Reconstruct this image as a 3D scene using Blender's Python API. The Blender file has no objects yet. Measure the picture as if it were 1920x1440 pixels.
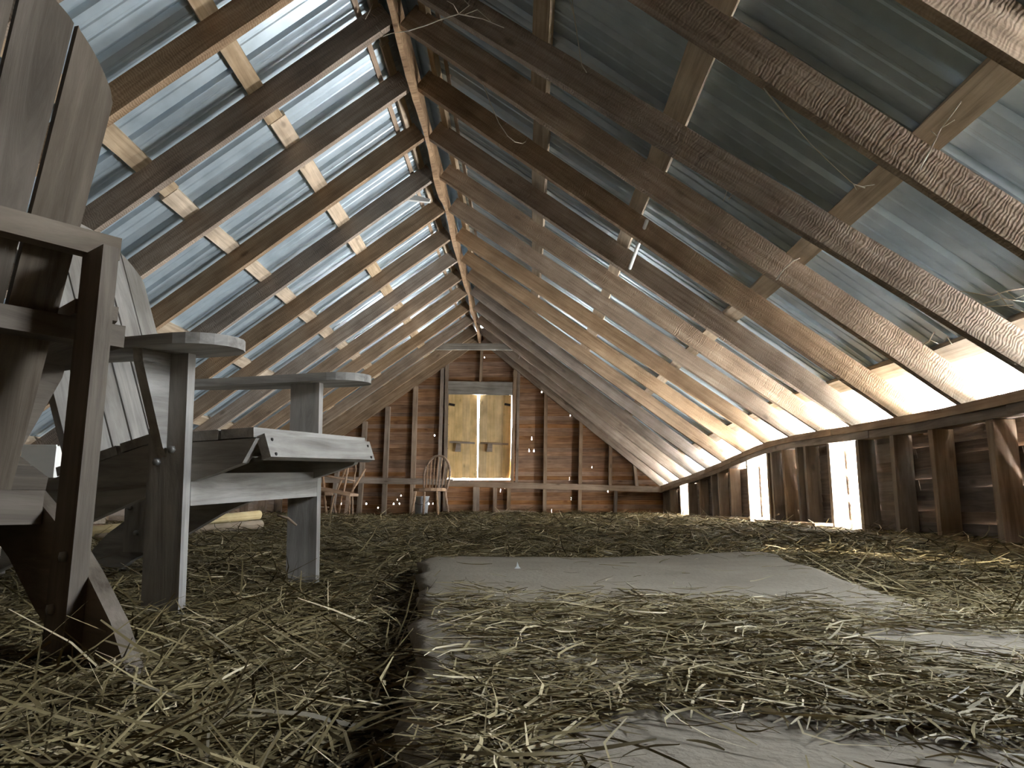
import bpy, math, random
import numpy as np
from mathutils import Matrix, Vector

random.seed(7)
rng = np.random.default_rng(11)
S = bpy.context.scene
COL = S.collection

# ------------------------------------------------------------------ camera
F = 1350.0; CZ = 0.22
PITCH = math.atan(230 / F); YAW = math.atan(18 / F * math.cos(PITCH))
fw = np.array([-math.sin(YAW) * math.cos(PITCH), math.cos(YAW) * math.cos(PITCH), math.sin(PITCH)])
rt = np.array([math.cos(YAW), math.sin(YAW), 0.0]); upv = np.cross(rt, fw)
CAMP = np.array([0, 0, CZ])
cam_d = bpy.data.cameras.new('camera'); cam = bpy.data.objects.new('camera', cam_d); COL.objects.link(cam)
cam_d.sensor_width = 36; cam_d.lens = 36 * F / 1920; cam_d.clip_start = .02; cam_d.clip_end = 200
cam.matrix_world = Matrix(((rt[0], upv[0], -fw[0], 0), (rt[1], upv[1], -fw[1], 0), (rt[2], upv[2], -fw[2], CZ), (0, 0, 0, 1)))
S.camera = cam

# ------------------------------------------------------------------ daylight
W = bpy.data.worlds.new('daylight'); S.world = W; W.use_nodes = True
nt = W.node_tree; nt.nodes.clear()
tc = nt.nodes.new('ShaderNodeTexCoord'); sx = nt.nodes.new('ShaderNodeSeparateXYZ'); nt.links.new(tc.outputs['Generated'], sx.inputs[0])
cr = nt.nodes.new('ShaderNodeValToRGB'); e = cr.color_ramp.elements
mr = nt.nodes.new('ShaderNodeMapRange'); mr.inputs[1].default_value = -1; mr.inputs[2].default_value = 1
nt.links.new(sx.outputs[2], mr.inputs[0]); nt.links.new(mr.outputs[0], cr.inputs[0])
e[0].position = 0; e[0].color = (3.5, 3.45, 3.38, 1)          # sunlit snow on the ground
e[1].position = 1; e[1].color = (.72, .84, 1.0, 1)
a = e.new(.49); a.color = (3.2, 3.2, 3.18, 1)
a = e.new(.53); a.color = (.90, .95, 1.0, 1)
bg = nt.nodes.new('ShaderNodeBackground'); bg.inputs[1].default_value = 16.0
out = nt.nodes.new('ShaderNodeOutputWorld'); nt.links.new(cr.outputs[0], bg.inputs[0]); nt.links.new(bg.outputs[0], out.inputs[0])
sd = bpy.data.lights.new('sun', 'SUN'); sun = bpy.data.objects.new('sun', sd); COL.objects.link(sun)
sd.energy = 3; sd.angle = math.radians(.6); sd.color = (1, .95, .86)
sun.rotation_euler = Vector((-.16, .86, -.48)).to_track_quat('-Z', 'Y').to_euler()


def portal(name, loc, direction, sx_, sy_):
    d = bpy.data.lights.new(name, 'AREA'); d.shape = 'RECTANGLE'; d.size = sx_; d.size_y = sy_
    d.cycles.is_portal = True
    o = bpy.data.objects.new(name, d); COL.objects.link(o); o.location = loc
    o.rotation_euler = Vector(direction).to_track_quat('-Z', 'Y').to_euler()


S.view_settings.view_transform = 'Standard'; S.view_settings.look = 'None'
S.view_settings.exposure = 2.0; S.view_settings.gamma = 1.0; S.view_settings.use_curve_mapping = False
try:
    S.cycles.max_bounces = 7; S.cycles.diffuse_bounces = 5; S.cycles.glossy_bounces = 3; S.cycles.use_denoising = True
    S.cycles.sample_clamp_indirect = 8; S.cycles.use_adaptive_sampling = True; S.cycles.adaptive_threshold = .025; S.cycles.adaptive_min_samples = 20
    S.cycles.caustics_reflective = False
except Exception:
    pass


# ------------------------------------------------------------------ helpers
def ray(px, py): return fw + rt * (px - 960) / F + upv * (720 - py) / F
def atY(px, py, Y): r = ray(px, py); return CAMP + r * (Y / r[1])
def atZ(px, py, z): r = ray(px, py); return CAMP + r * ((z - CZ) / r[2])


def nodes_mat(name):
    m = bpy.data.materials.new(name); m.use_nodes = True
    n = m.node_tree.nodes; l = m.node_tree.links
    return m, n, l, n['Principled BSDF']


def wood(name, dark, mid, light, grain=(1.2, 22, 22), rough=.75, saw=0.0, var=.25, svar=None, knots=.5, bump=.25):
    m, n, l, b = nodes_mat(name)
    t = n.new('ShaderNodeTexCoord'); oi = n.new('ShaderNodeObjectInfo')
    add = n.new('ShaderNodeVectorMath'); add.operation = 'ADD'
    mul = n.new('ShaderNodeVectorMath'); mul.operation = 'SCALE'; mul.inputs['Scale'].default_value = 37.0
    comb = n.new('ShaderNodeCombineXYZ')
    for k in range(3): l.new(oi.outputs['Random'], comb.inputs[k])
    l.new(comb.outputs[0], mul.inputs[0]); l.new(t.outputs['Object'], add.inputs[0]); l.new(mul.outputs[0], add.inputs[1])
    mp = n.new('ShaderNodeMapping'); mp.inputs['Scale'].default_value = grain; l.new(add.outputs[0], mp.inputs[0])
    n1 = n.new('ShaderNodeTexNoise'); n1.inputs['Scale'].default_value = 1.6; n1.inputs['Detail'].default_value = 7; n1.inputs['Roughness'].default_value = .65
    n1.inputs['Distortion'].default_value = .6
    l.new(mp.outputs[0], n1.inputs[0])
    r = n.new('ShaderNodeValToRGB'); e = r.color_ramp.elements
    e[0].position = .28; e[0].color = (*dark, 1); e[1].position = .75; e[1].color = (*light, 1)
    q = e.new(.5); q.color = (*mid, 1)
    l.new(n1.outputs[0], r.inputs[0]); col = r.outputs[0]
    # blotches
    n2 = n.new('ShaderNodeTexNoise'); n2.inputs['Scale'].default_value = 5; n2.inputs['Detail'].default_value = 4; l.new(add.outputs[0], n2.inputs[0])
    mx = n.new('ShaderNodeMix'); mx.data_type = 'RGBA'; mx.blend_type = 'MULTIPLY'; mx.inputs[0].default_value = .6
    r2 = n.new('ShaderNodeValToRGB'); r2.color_ramp.elements[0].position = .3; r2.color_ramp.elements[0].color = (.55, .52, .5, 1); r2.color_ramp.elements[1].position = .65; r2.color_ramp.elements[1].color = (1.1, 1.1, 1.1, 1)
    l.new(n2.outputs[0], r2.inputs[0]); l.new(col, mx.inputs[6]); l.new(r2.outputs[0], mx.inputs[7]); col = mx.outputs[2]
    if knots:
        mk = n.new('ShaderNodeMapping'); mk.inputs['Scale'].default_value = (3.2, 7, 7); l.new(add.outputs[0], mk.inputs[0])
        v = n.new('ShaderNodeTexVoronoi'); v.inputs['Scale'].default_value = 1.0; l.new(mk.outputs[0], v.inputs[0])
        rk = n.new('ShaderNodeValToRGB'); rk.color_ramp.elements[0].position = .06; rk.color_ramp.elements[0].color = (.25, .2, .17, 1); rk.color_ramp.elements[1].position = .14; rk.color_ramp.elements[1].color = (1, 1, 1, 1)
        l.new(v.outputs['Distance'], rk.inputs[0])
        mk2 = n.new('ShaderNodeMix'); mk2.data_type = 'RGBA'; mk2.blend_type = 'MULTIPLY'; mk2.inputs[0].default_value = knots
        l.new(col, mk2.inputs[6]); l.new(rk.outputs[0], mk2.inputs[7]); col = mk2.outputs[2]
    hs = n.new('ShaderNodeHueSaturation')
    mv = n.new('ShaderNodeMapRange'); mv.inputs[3].default_value = 1 - var; mv.inputs[4].default_value = 1 + var; l.new(oi.outputs['Random'], mv.inputs[0])
    ml = n.new('ShaderNodeMath'); ml.operation = 'MULTIPLY'; ml.inputs[1].default_value = 7.31; l.new(oi.outputs['Random'], ml.inputs[0])
    fr = n.new('ShaderNodeMath'); fr.operation = 'FRACT'; l.new(ml.outputs[0], fr.inputs[0])
    ms = n.new('ShaderNodeMapRange'); svar = var if svar is None else svar; ms.inputs[3].default_value = 1 - svar; ms.inputs[4].default_value = 1 + svar; l.new(fr.outputs[0], ms.inputs[0])
    l.new(mv.outputs[0], hs.inputs['Value']); l.new(ms.outputs[0], hs.inputs['Saturation']); l.new(col, hs.inputs['Color'])
    h = n1.outputs[0]
    if saw:
        w = n.new('ShaderNodeTexWave'); w.bands_direction = 'X'; w.inputs['Scale'].default_value = 26; w.inputs['Distortion'].default_value = 11; w.inputs['Detail'].default_value = 3; w.inputs['Detail Scale'].default_value = .8
        l.new(add.outputs[0], w.inputs[0])
        msw = n.new('ShaderNodeMix'); msw.data_type = 'RGBA'; msw.blend_type = 'MULTIPLY'; msw.inputs[0].default_value = saw
        l.new(hs.outputs[0], msw.inputs[6]); l.new(w.outputs[0], msw.inputs[7]); l.new(msw.outputs[2], b.inputs['Base Color'])
        ad = n.new('ShaderNodeMath'); ad.operation = 'ADD'; l.new(h, ad.inputs[0]); l.new(w.outputs[1], ad.inputs[1]); h = ad.outputs[0]
    else:
        l.new(hs.outputs[0], b.inputs['Base Color'])
    b.inputs['Roughness'].default_value = rough; b.inputs['Specular IOR Level'].default_value = .25
    bp = n.new('ShaderNodeBump'); bp.inputs['Strength'].default_value = bump; bp.inputs['Distance'].default_value = .01
    l.new(h, bp.inputs['Height']); l.new(bp.outputs[0], b.inputs['Normal'])
    return m


def plain(name, c1, c2=None, rough=.6, metal=0., scale=8., spec=.4, bump=0.):
    m, n, l, b = nodes_mat(name)
    c2 = c2 or tuple(x * .75 for x in c1)
    t = n.new('ShaderNodeTexCoord'); nz = n.new('ShaderNodeTexNoise'); nz.inputs['Scale'].default_value = scale; nz.inputs['Detail'].default_value = 5
    l.new(t.outputs['Object'], nz.inputs[0])
    r = n.new('ShaderNodeValToRGB'); r.color_ramp.elements[0].position = .35; r.color_ramp.elements[1].position = .65
    r.color_ramp.elements[0].color = (*c2, 1); r.color_ramp.elements[1].color = (*c1, 1)
    l.new(nz.outputs[0], r.inputs[0]); l.new(r.outputs[0], b.inputs['Base Color'])
    b.inputs['Roughness'].default_value = rough; b.inputs['Metallic'].default_value = metal; b.inputs['Specular IOR Level'].default_value = spec
    if bump:
        bp = n.new('ShaderNodeBump'); bp.inputs['Strength'].default_value = bump; bp.inputs['Distance'].default_value = .01
        l.new(nz.outputs[0], bp.inputs['Height']); l.new(bp.outputs[0], b.inputs['Normal'])
    return m


MT = {}
MT['rafter'] = wood('rough sawn rafter wood', (.21, .155, .11), (.35, .27, .20), (.48, .39, .30), saw=.12, var=.16, svar=.38)
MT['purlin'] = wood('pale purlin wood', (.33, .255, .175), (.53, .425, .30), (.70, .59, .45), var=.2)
MT['ridge'] = wood('ridge board wood', (.15, .10, .06), (.32, .22, .14), (.46, .34, .22), var=.1)
MT['stud'] = wood('stud wood', (.20, .15, .108), (.34, .265, .20), (.46, .375, .295), var=.18, svar=.3)
MT['siding'] = wood('red brown siding wood', (.16, .088, .052), (.35, .205, .12), (.50, .32, .195), var=.25, grain=(1.5, 30, 30))
MT['wallside'] = wood('grey brown siding wood', (.15, .11, .085), (.27, .21, .165), (.37, .295, .24), var=.22)
MT['door'] = wood('yellow pine door boards', (.60, .42, .20), (.76, .57, .29), (.84, .66, .37), var=.1, knots=.5, bump=.1)
MT['grey'] = wood('weathered grey wood', (.17, .155, .13), (.30, .28, .245), (.42, .40, .36), var=.12, knots=.25)
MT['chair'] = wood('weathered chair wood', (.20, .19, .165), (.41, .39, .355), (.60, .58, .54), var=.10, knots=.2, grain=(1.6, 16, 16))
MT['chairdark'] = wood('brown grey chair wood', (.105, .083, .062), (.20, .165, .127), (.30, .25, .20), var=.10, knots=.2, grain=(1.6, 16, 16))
MT['spindle'] = wood('worn brown chair wood', (.26, .17, .105), (.42, .29, .195), (.54, .40, .29), var=.15, knots=0)
MT['plank'] = wood('loose plank wood', (.25, .18, .12), (.40, .30, .21), (.52, .41, .30), var=.1)
MT['iron'] = plain('dark iron', (.05, .045, .04), rough=.6, metal=.7)
MT['bolt'] = plain('dull steel bolt', (.38, .37, .34), rough=.5, metal=.6)
MT['white'] = plain('white plastic', (.80, .82, .80), (.72, .74, .72), rough=.45)
MT['bucket'] = plain('grey white bucket plastic', (.72, .76, .80), (.60, .64, .68), rough=.4)
MT['box'] = plain('white card', (.85, .88, .86), (.78, .82, .80), rough=.6)
MT['web'] = plain('cobweb silk', (.75, .72, .62), (.6, .57, .48), rough=.8)
MT['roll'] = plain('yellow roll paper', (.72, .60, .34), (.62, .48, .24), rough=.7, scale=14)
MT['roll2'] = plain('tan roll paper', (.42, .34, .25), (.34, .27, .19), rough=.8, scale=14)
MT['greenpaint'] = plain('faded green paint', (.16, .30, .24), rough=.7)
MT['floor'] = wood('loft floor boards', (.12, .085, .055), (.22, .16, .11), (.30, .23, .16), var=.15)


def galv():
    m, n, l, b = nodes_mat('galvanised corrugated steel')
    t = n.new('ShaderNodeTexCoord'); nz = n.new('ShaderNodeTexNoise'); nz.inputs['Scale'].default_value = 9; nz.inputs['Detail'].default_value = 6
    mp = n.new('ShaderNodeMapping'); mp.inputs['Scale'].default_value = (1, 1, 1); l.new(t.outputs['Object'], mp.inputs[0]); l.new(mp.outputs[0], nz.inputs[0])
    r = n.new('ShaderNodeValToRGB'); r.color_ramp.elements[0].position = .3; r.color_ramp.elements[1].position = .7
    r.color_ramp.elements[0].color = (.44, .55, .63, 1); r.color_ramp.elements[1].color = (.58, .70, .79, 1)
    l.new(nz.outputs[0], r.inputs[0]); l.new(r.outputs[0], b.inputs['Base Color'])
    b.inputs['Metallic'].default_value = .55; b.inputs['Roughness'].default_value = .36
    return m


MT['metal'] = galv()


def new_obj(name, verts, faces, mat, parent=None, M=None, smooth=False):
    me = bpy.data.meshes.new(name)
    me.from_pydata([tuple(v) for v in verts], [], [tuple(f) for f in faces]); me.update()
    if mat: me.materials.append(mat)
    if smooth:
        me.polygons.foreach_set('use_smooth', [True] * len(me.polygons))
    return link(name, me, parent, M)


def world_of(o):
    if o.parent is None: return o.matrix_basis.copy()
    return world_of(o.parent) @ o.matrix_parent_inverse @ o.matrix_basis


def link(name, me, parent=None, M=None):
    o = bpy.data.objects.new(name, me); COL.objects.link(o)
    if M is not None: o.matrix_basis = M
    if parent is not None:
        o.parent = parent; o.matrix_parent_inverse = world_of(parent).inverted()
    return o


def empty(name, loc=(0, 0, 0), rz=0., parent=None, roll=0.):
    o = bpy.data.objects.new(name, None); COL.objects.link(o); o.empty_display_size = .05
    o.matrix_basis = Matrix.Translation(Vector(loc)) @ Matrix.Rotation(rz, 4, 'Z') @ Matrix.Rotation(roll, 4, 'X')
    if parent is not None:
        o.parent = parent; o.matrix_parent_inverse = world_of(parent).inverted()
    return o


def tag(o, label, cat=None, group=None, kind=None):
    o['label'] = label
    if cat: o['category'] = cat
    if group: o['group'] = group
    if kind: o['kind'] = kind
    return o


def frame(a, b, up):
    a = Vector(a); b = Vector(b); x = (b - a).normalized(); up = Vector(up)
    z = (up - x * up.dot(x)).normalized(); y = z.cross(x)
    M = Matrix.Identity(4)
    for i in range(3):
        M[i][0] = x[i]; M[i][1] = y[i]; M[i][2] = z[i]; M[i][3] = a[i]
    return M, (b - a).length


def board(name, a, b, w, h, up, mat, parent=None, seg=1, jit=0., M0=None, rng_=random):
    """a box from a to b, w across, h along up, centred on the line; a little irregular"""
    M, L = frame(a, b, up)
    if M0 is not None: M = M0 @ M
    vs = []; fs = []
    for k in range(seg + 1):
        x = L * k / seg
        for (sy, sz) in ((-1, -1), (1, -1), (1, 1), (-1, 1)):
            vs.append((x, sy * w / 2 + rng_.uniform(-jit, jit), sz * h / 2 + rng_.uniform(-jit, jit)))
    for k in range(seg):
        o = 4 * k
        for j in range(4):
            fs.append((o + j, o + (j + 1) % 4, o + 4 + (j + 1) % 4, o + 4 + j)[::-1])
    fs.append((0, 1, 2, 3)[::-1]); o = 4 * seg; fs.append((o, o + 1, o + 2, o + 3))
    fs = [f[::-1] for f in fs]
    ob = new_obj(name, vs, fs, mat, parent, M)
    return ob


def prism(name, poly, t, M, mat, parent=None, bev=0.):
    """poly in local xz, extruded +-t/2 in y"""
    n = len(poly)
    vs = [(p[0], -t / 2, p[1]) for p in poly] + [(p[0], t / 2, p[1]) for p in poly]
    fs = [tuple(range(n)), tuple(range(2 * n - 1, n - 1, -1))] + [(i, i + n, (i + 1) % n + n, (i + 1) % n) for i in range(n)]
    return new_obj(name, vs, fs, mat, parent, M)


def tube(name, pts, rad, mat, parent=None, n=8, M=None):
    pts = [Vector(p) for p in pts]
    if not hasattr(rad, '__len__'): rad = [rad] * len(pts)
    vs = []; fs = []; ref = Vector((0.13, .31, .94)).normalized()
    for i, p in enumerate(pts):
        d = (pts[min(i + 1, len(pts) - 1)] - pts[max(i - 1, 0)]).normalized()
        if abs(d.dot(ref)) > .95: rf = Vector((1, 0, 0))
        else: rf = ref
        u = d.cross(rf).normalized(); v = d.cross(u)
        for k in range(n):
            a = 2 * math.pi * k / n; vs.append(p + (u * math.cos(a) + v * math.sin(a)) * rad[i])
    for i in range(len(pts) - 1):
        for k in range(n):
            fs.append((i * n + k, i * n + (k + 1) % n, (i + 1) * n + (k + 1) % n, (i + 1) * n + k))
    fs.append(tuple(range(n))[::-1]); o = (len(pts) - 1) * n; fs.append(tuple(range(o, o + n)))
    return new_obj(name, vs, fs, mat, parent, M, smooth=True)


# ------------------------------------------------------------------ the shape of the loft
YI = [3.42 + .618 * i for i in range(13)]
RZ = [2.755, 2.745, 2.752, 2.75, 2.745, 2.735, 2.73, 2.745, 2.75, 2.73, 2.722, 2.72, 2.715]
RX = [-.654, -.654, -.655, -.647, -.643, -.642, -.637, -.637, -.634, -.63, -.63, -.625, -.625]
PX = [2.084, 2.103, 2.124, 2.153, 2.172, 2.176, 2.164, 2.141, 2.115, 2.097, 2.08, 2.063, 2.055]
PZ = [.700, .714, .735, .763, .784, .783, .745, .690, .649, .613, .585, .552, .517]
ip = lambda y, A: float(np.interp(y, YI, A))
def ridge(y): return ip(y, RX), ip(y, RZ)
def eR(y): return ip(y, PX), ip(y, PZ)
def eL(y): return -3.55 + .004 * (y - 3.4), .51 + .20 * max(0, min(1, (y - 3.42) / 7.4))


RD = .135      # rafter depth
def slope_pt(y, s, off, side):
    """point on the roof: s metres down the slope from the ridge, off metres above the rafter soffit"""
    rx, rz = ridge(y); ex, ez = eR(y) if side > 0 else eL(y)
    d = np.array([ex - rx, ez - rz]); L = np.linalg.norm(d); d /= L
    nn = np.array([-d[1], d[0]]); nn = nn if nn[1] > 0 else -nn
    p = np.array([rx, rz]) + d * s + nn * off
    return Vector((p[0], y, p[1])), Vector((nn[0], 0, nn[1])), L


YB = -1.6                                   # back wall behind the camera
GY = 10.93                                  # inner face of the gable siding

ceiling = empty('ceiling'); ceiling['kind'] = 'structure'; ceiling['label'] = 'open gable roof of brown rafters, purlins and galvanised sheets'
# rafters
YL = {-5: .43, -4: 1.05, -3: 1.66, -2: 2.27, -1: 2.88, 0: 3.45}
YR = {-5: (.45, .45), -4: (1.08, 1.08), -3: (1.69, 1.69), -2: (2.27, 2.27), -1: (3.12, 2.82), 0: (3.47, 3.41)}
for i in range(-8, 13):
    for side in (-1, 1):
        y = YI[0] + .618 * i
        yt, ye = YR.get(i, (y, y)) if side > 0 else (YL.get(i, y),) * 2
        j = lambda k: random.uniform(-k, k)
        a, nn, L = slope_pt(yt, .0, RD / 2 + j(.004), side)
        b, _, _ = slope_pt(ye + j(.008), L + .42, RD / 2 + j(.004), side)
        a = Vector(a); a.x += side * .012
        o = board('rafter', a, b, .044 + j(.004), RD + j(.008), nn, MT['rafter'], ceiling, seg=14, jit=.0022)
# ridge board: a waney plank between the rafter pairs
vs = []; fs = []; yy = np.linspace(YB, GY, 140)
for k, y in enumerate(yy):
    rx, rz = ridge(y); w = .016 + .004 * math.sin(y * 5); lo = rz - .028 - .022 * math.sin(y * 5.1 + 1.3 * math.sin(y * 2.2)) - random.uniform(0, .012)
    dx = .008 * math.sin(y * 3.3)
    for (x, z) in ((rx - w + dx, lo), (rx + w + dx, lo + .006), (rx + w, rz + .15), (rx - w, rz + .15)): vs.append((x, y, z))
for k in range(len(yy) - 1):
    o = 4 * k
    for j in range(4): fs.append((o + j, o + (j + 1) % 4, o + 4 + (j + 1) % 4, o + 4 + j))
fs += [(0, 1, 2, 3), tuple(range(len(vs) - 4, len(vs)))]
new_obj('ridge_board', vs, fs, MT['ridge'], ceiling)
# purlins: flat boards nailed over the rafters, pieced out of several lengths
for side, ss in ((-1, (.045, .80, 1.53, 2.27, 3.02, 3.6)), (1, (.045, .85, 1.55, 2.41, 3.22, 3.75))):
    for s in ss:
        cuts = [YB, 1.26, 3.73, 6.2, 8.67, GY + .05]
        for c0, c1 in zip(cuts[:-1], cuts[1:]):
            ds = random.uniform(-.02, .02); w = random.uniform(.085, .12) if s > .1 else .05
            a, nn, _ = slope_pt(c0 + .004, s + ds, RD + .018, side); b, _, _ = slope_pt(c1 - .004, s + ds + random.uniform(-.015, .015), RD + .018, side)
            # follow the bowed roof through the middle
            mids = []
            nseg = 5
            M, L = frame(a, b, nn); vs = []; fs = []
            Mi = M.inverted()
            for k in range(nseg + 1):
                y = c0 + .004 + (c1 - c0 - .008) * k / nseg
                p, n2, _ = slope_pt(y, s + ds, RD + .018, side)
                t = Vector((0, 1, 0)).cross(n2)
                for (u, v) in ((-1, -1), (1, -1), (1, 1), (-1, 1)):
                    ww = w / 2 + random.uniform(-.006, .006)
                    vs.append(Mi @ (p + t * u * ww + n2 * v * .0175))
            for k in range(nseg):
                o = 4 * k
                for q in range(4): fs.append((o + q, o + (q + 1) % 4, o + 4 + (q + 1) % 4, o + 4 + q))
            fs += [(0, 1, 2, 3), tuple(range(4 * nseg, 4 * nseg + 4))]
            new_obj('purlin', vs, fs, MT['purlin'], ceiling, M)
# corrugated sheets
PROF = [(0, .0), (.020, .0), (.034, .022), (.060, .022), (.074, .0), (.115, .0), (.122, .004), (.134, .004), (.141, .0), (.178, .0), (.185, .004), (.197, .004), (.204, .0), (.245, .0)]
PITCHW = .2475
GAP = (.56, 1.06)
for side in (-1, 1):
    y0 = YB - .15; k = 0
    while y0 < GY + .12:
        w = PITCHW * 4; y1 = min(y0 + w, GY + .2)
        prof = []
        for r in range(4):
            for (u, h) in PROF:
                yv = y0 + r * PITCHW + u
                if yv <= y1 + 1e-6: prof.append((yv, h))
        prof.append((min(y0 + w + .03, y1 + .03), 0.0))
        lift = .0015 * (k % 2)
        srow = [-.02, .8, 1.6, 2.46, 3.17, None]
        vs = []; fs = []
        for yv, h in prof:
            for s in srow:
                _, _, L = slope_pt(yv, 0, 0, side)
                p, _, _ = slope_pt(yv, L + .40 if s is None else s, RD + .0375 + h + lift, side)
                vs.append(p)
        ns = len(srow)
        for i in range(len(prof) - 1):
            for s in range(ns - 1):
                if side > 0 and s == 3 and GAP[0] < prof[i][0] < GAP[1]: continue        # a torn-off length of sheet lets daylight in
                fs.append((i * ns + s, i * ns + s + 1, (i + 1) * ns + s + 1, (i + 1) * ns + s))
        c = vs[0]; M = Matrix.Translation(c)
        new_obj('metal_sheet', [v - c for v in vs], fs, MT['metal'], ceiling, M)
        y0 += w; k += 1
# ridge cap
vs = []; fs = []
for k, y in enumerate((YB - .2, 2, 5, 8, GY + .25)):
    a, _, _ = slope_pt(y, .26, RD + .066, -1); b, _, _ = slope_pt(y, .26, RD + .066, 1); rx, rz = ridge(y)
    vs += [a, Vector((rx, y, rz + .30)), b]
for k in range(4):
    for j in range(2): fs.append((3 * k + j, 3 * k + j + 1, 3 * k + 4 + j, 3 * k + 3 + j))
new_obj('ridge_cap', vs, fs, MT['metal'], ceiling)
for side in (-1, 1):
    for c0, c1 in ((YB - .2, 2.0), (2.0, 6.0), (6.0, GY + .25)):
        a, nn, _ = slope_pt(c0, .135, RD + .056, side); b, _, _ = slope_pt(c1, .135, RD + .056, side)
        board('closure_strip', a, b, .03, .05, nn, MT['stud'], ceiling)  # added under the ridge cap to stop daylight leaking in
for y in (YB - .02, GY + .10):
    rx, rz = ridge(y)
    prism('ridge_end', [(rx - .34, rz - .02), (rx + .34, rz - .02), (rx, rz + .29)], .02, Matrix.Translation((0, y, 0)), MT['stud'], ceiling)  # unseen end pieces added to keep daylight out of the ridge
# collar tie near the gable
board('collar_tie', atY(723, 649.5, 9.74), atY(1056, 651, 9.74), .04, .088, (0, 0, 1), MT['grey'], ceiling, seg=6, jit=.002)


# ------------------------------------------------------------------ floor
def gz(x, y):
    """mean level of the hay"""
    t = min(1, max(0, (y - 1.2) / 4.5)); t = t * t * (3 - 2 * t)
    return .005 + .085 * t + .02 * math.sin(x * 2.1 + y * .9) * t + .012 * math.sin(y * 1.7 - x * 3.1)


floor = empty('floor'); floor['kind'] = 'structure'; floor['label'] = 'plank floor of the loft under the hay'
nb = 30
for k in range(nb):
    x0 = -3.75 + 6.1 * k / nb; x1 = -3.75 + 6.1 * (k + 1) / nb
    board('floor_board', ((x0 + x1) / 2, YB, -.045), ((x0 + x1) / 2, GY + .1, .005), x1 - x0 - .004, .024, (0, 0, 1), MT['floor'], floor)

# ------------------------------------------------------------------ right wall
wr = empty('wall_right'); wr['kind'] = 'structure'; wr['label'] = 'low bowed side wall of studs and clapboards under the eave'
ys = [YB] + [2.8] + YI + [GY + .03]
PLH = .095
def plate_strip(name, z0, z1, ylo, yhi, parent, side=1, dx=0.0):
    yy = np.linspace(ylo, yhi, max(3, int((yhi - ylo) / .3))); vs = []; fs = []
    for y in yy:
        ex, ez = eR(y) if side > 0 else eL(y)
        jx = random.uniform(-.004, .004)
        for (u, z) in ((dx + jx, z0), (.10, z0), (.10, z1), (dx + jx, z1)): vs.append((ex + side * u, y, ez + z + random.uniform(-.002, .002)))
    for k in range(len(yy) - 1):
        o = 4 * k
        for q in range(4): fs.append((o + q, o + (q + 1) % 4, o + 4 + (q + 1) % 4, o + 4 + q))
    fs += [(0, 1, 2, 3), tuple(range(len(vs) - 4, len(vs)))]
    # local x along the length for the grain
    M = Matrix.Rotation(math.pi / 2, 4, 'Z'); Mi = M.inverted()
    return new_obj(name, [Mi @ Vector(v) for v in vs], fs, MT['stud'], parent, M)
for z0, z1, cuts, dx in ((-.047, .0, (YB, 1.8, 5.0, 8.4, GY), 0), (-.095, -.048, (YB, 3.1, 4.42, 7.2, GY), .006)):
    for c0, c1 in zip(cuts[:-1], cuts[1:]): plate_strip('top_plate', z0, z1, c0 + .003, c1 - .003, wr, 1, dx + random.uniform(-.004, .004))
for c0, c1 in ((YB, -.4), (-.4, .5)):  # unseen boards added to shut off the eave light near the viewer
    a = eR(c0); b = eR(c1)
    board('eave_board', (a[0] + .12, c0, a[1] + .10), (b[0] + .12, c1, b[1] + .10), .02, .26, (0, 0, 1), MT['stud'], wr)
OPEN = [(4.66, 5.06), (6.52, 6.98), (9.25, 9.58)]      # unglazed slots
stud_y = [-1.5, -1.05, -.3, .1, .5, 1.2, 2.45, 2.8, 3.24, 3.73, 4.16, 4.615, 5.105, 5.57, 5.75, 6.06, 6.36, 6.475, 7.025, 7.56, 7.94, 8.2, 8.7, 9.205, 9.625, 10.2, 10.7]
SD = .105
for y in stud_y:
    ex, ez = eR(y)
    board('stud', (ex + .012 + SD / 2, y, -.06), (ex + .012 + SD / 2 + random.uniform(-.004, .004), y + random.uniform(-.01, .01), ez - .0955), .042, SD, (1, 0, 0), MT['stud'], wr, seg=3, jit=.0015)
# clapboards
def clap(name, p0, p1, h, outv, mat, parent, tilt=.0055, th=.012):
    """a lapped board, its lower edge tipped outward"""
    up = Vector((0, 0, 1)) - Vector(outv) * (2 * tilt / h)
    return board(name, p0, p1, th, h, up, mat, parent, seg=1, jit=.0008)
EXPO = .0585
def wall_rows(side, wall, openings, ef, cutlen):
    row = 0; z = -.05
    while z < .85:
        segs = []; y = YB
        marks = sorted(set([YB, GY + .05] + [v for o in openings for v in o] + [YB + cutlen * k + (row % 3) * .5 for k in range(1, 7)]))
        marks = [m for m in marks if YB <= m <= GY + .05]
        for c0, c1 in zip(marks[:-1], marks[1:]):
            m = (c0 + c1) / 2
            if any(o[0] - .001 <= m <= o[1] + .001 for o in openings) or c1 - c0 < .06: continue
            zt = z + EXPO
            if zt > min(ef(c0)[1], ef(c1)[1], ef(m)[1]) - .02 + .03: continue
            if side > 0 and zt > ef(m)[1] - .085 and 2.38 < m < 3.2: continue
            nsub = max(1, int((c1 - c0) / .7))
            # each board bends with the wall: split into straight lengths only where the bow needs it
            a = c0; b = c1
            xa = ef(a)[0] + side * (.012 + SD + .014); xb = ef(b)[0] + side * (.012 + SD + .014)
            clap('siding_board', (xa, a + .001, z + .034), (xb, b - .001, z + .034), EXPO + .012, (side, 0, 0), MT['wallside'], wall)
        z += EXPO; row += 1
wall_rows(1, wr, OPEN, eR, 1.9)
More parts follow.
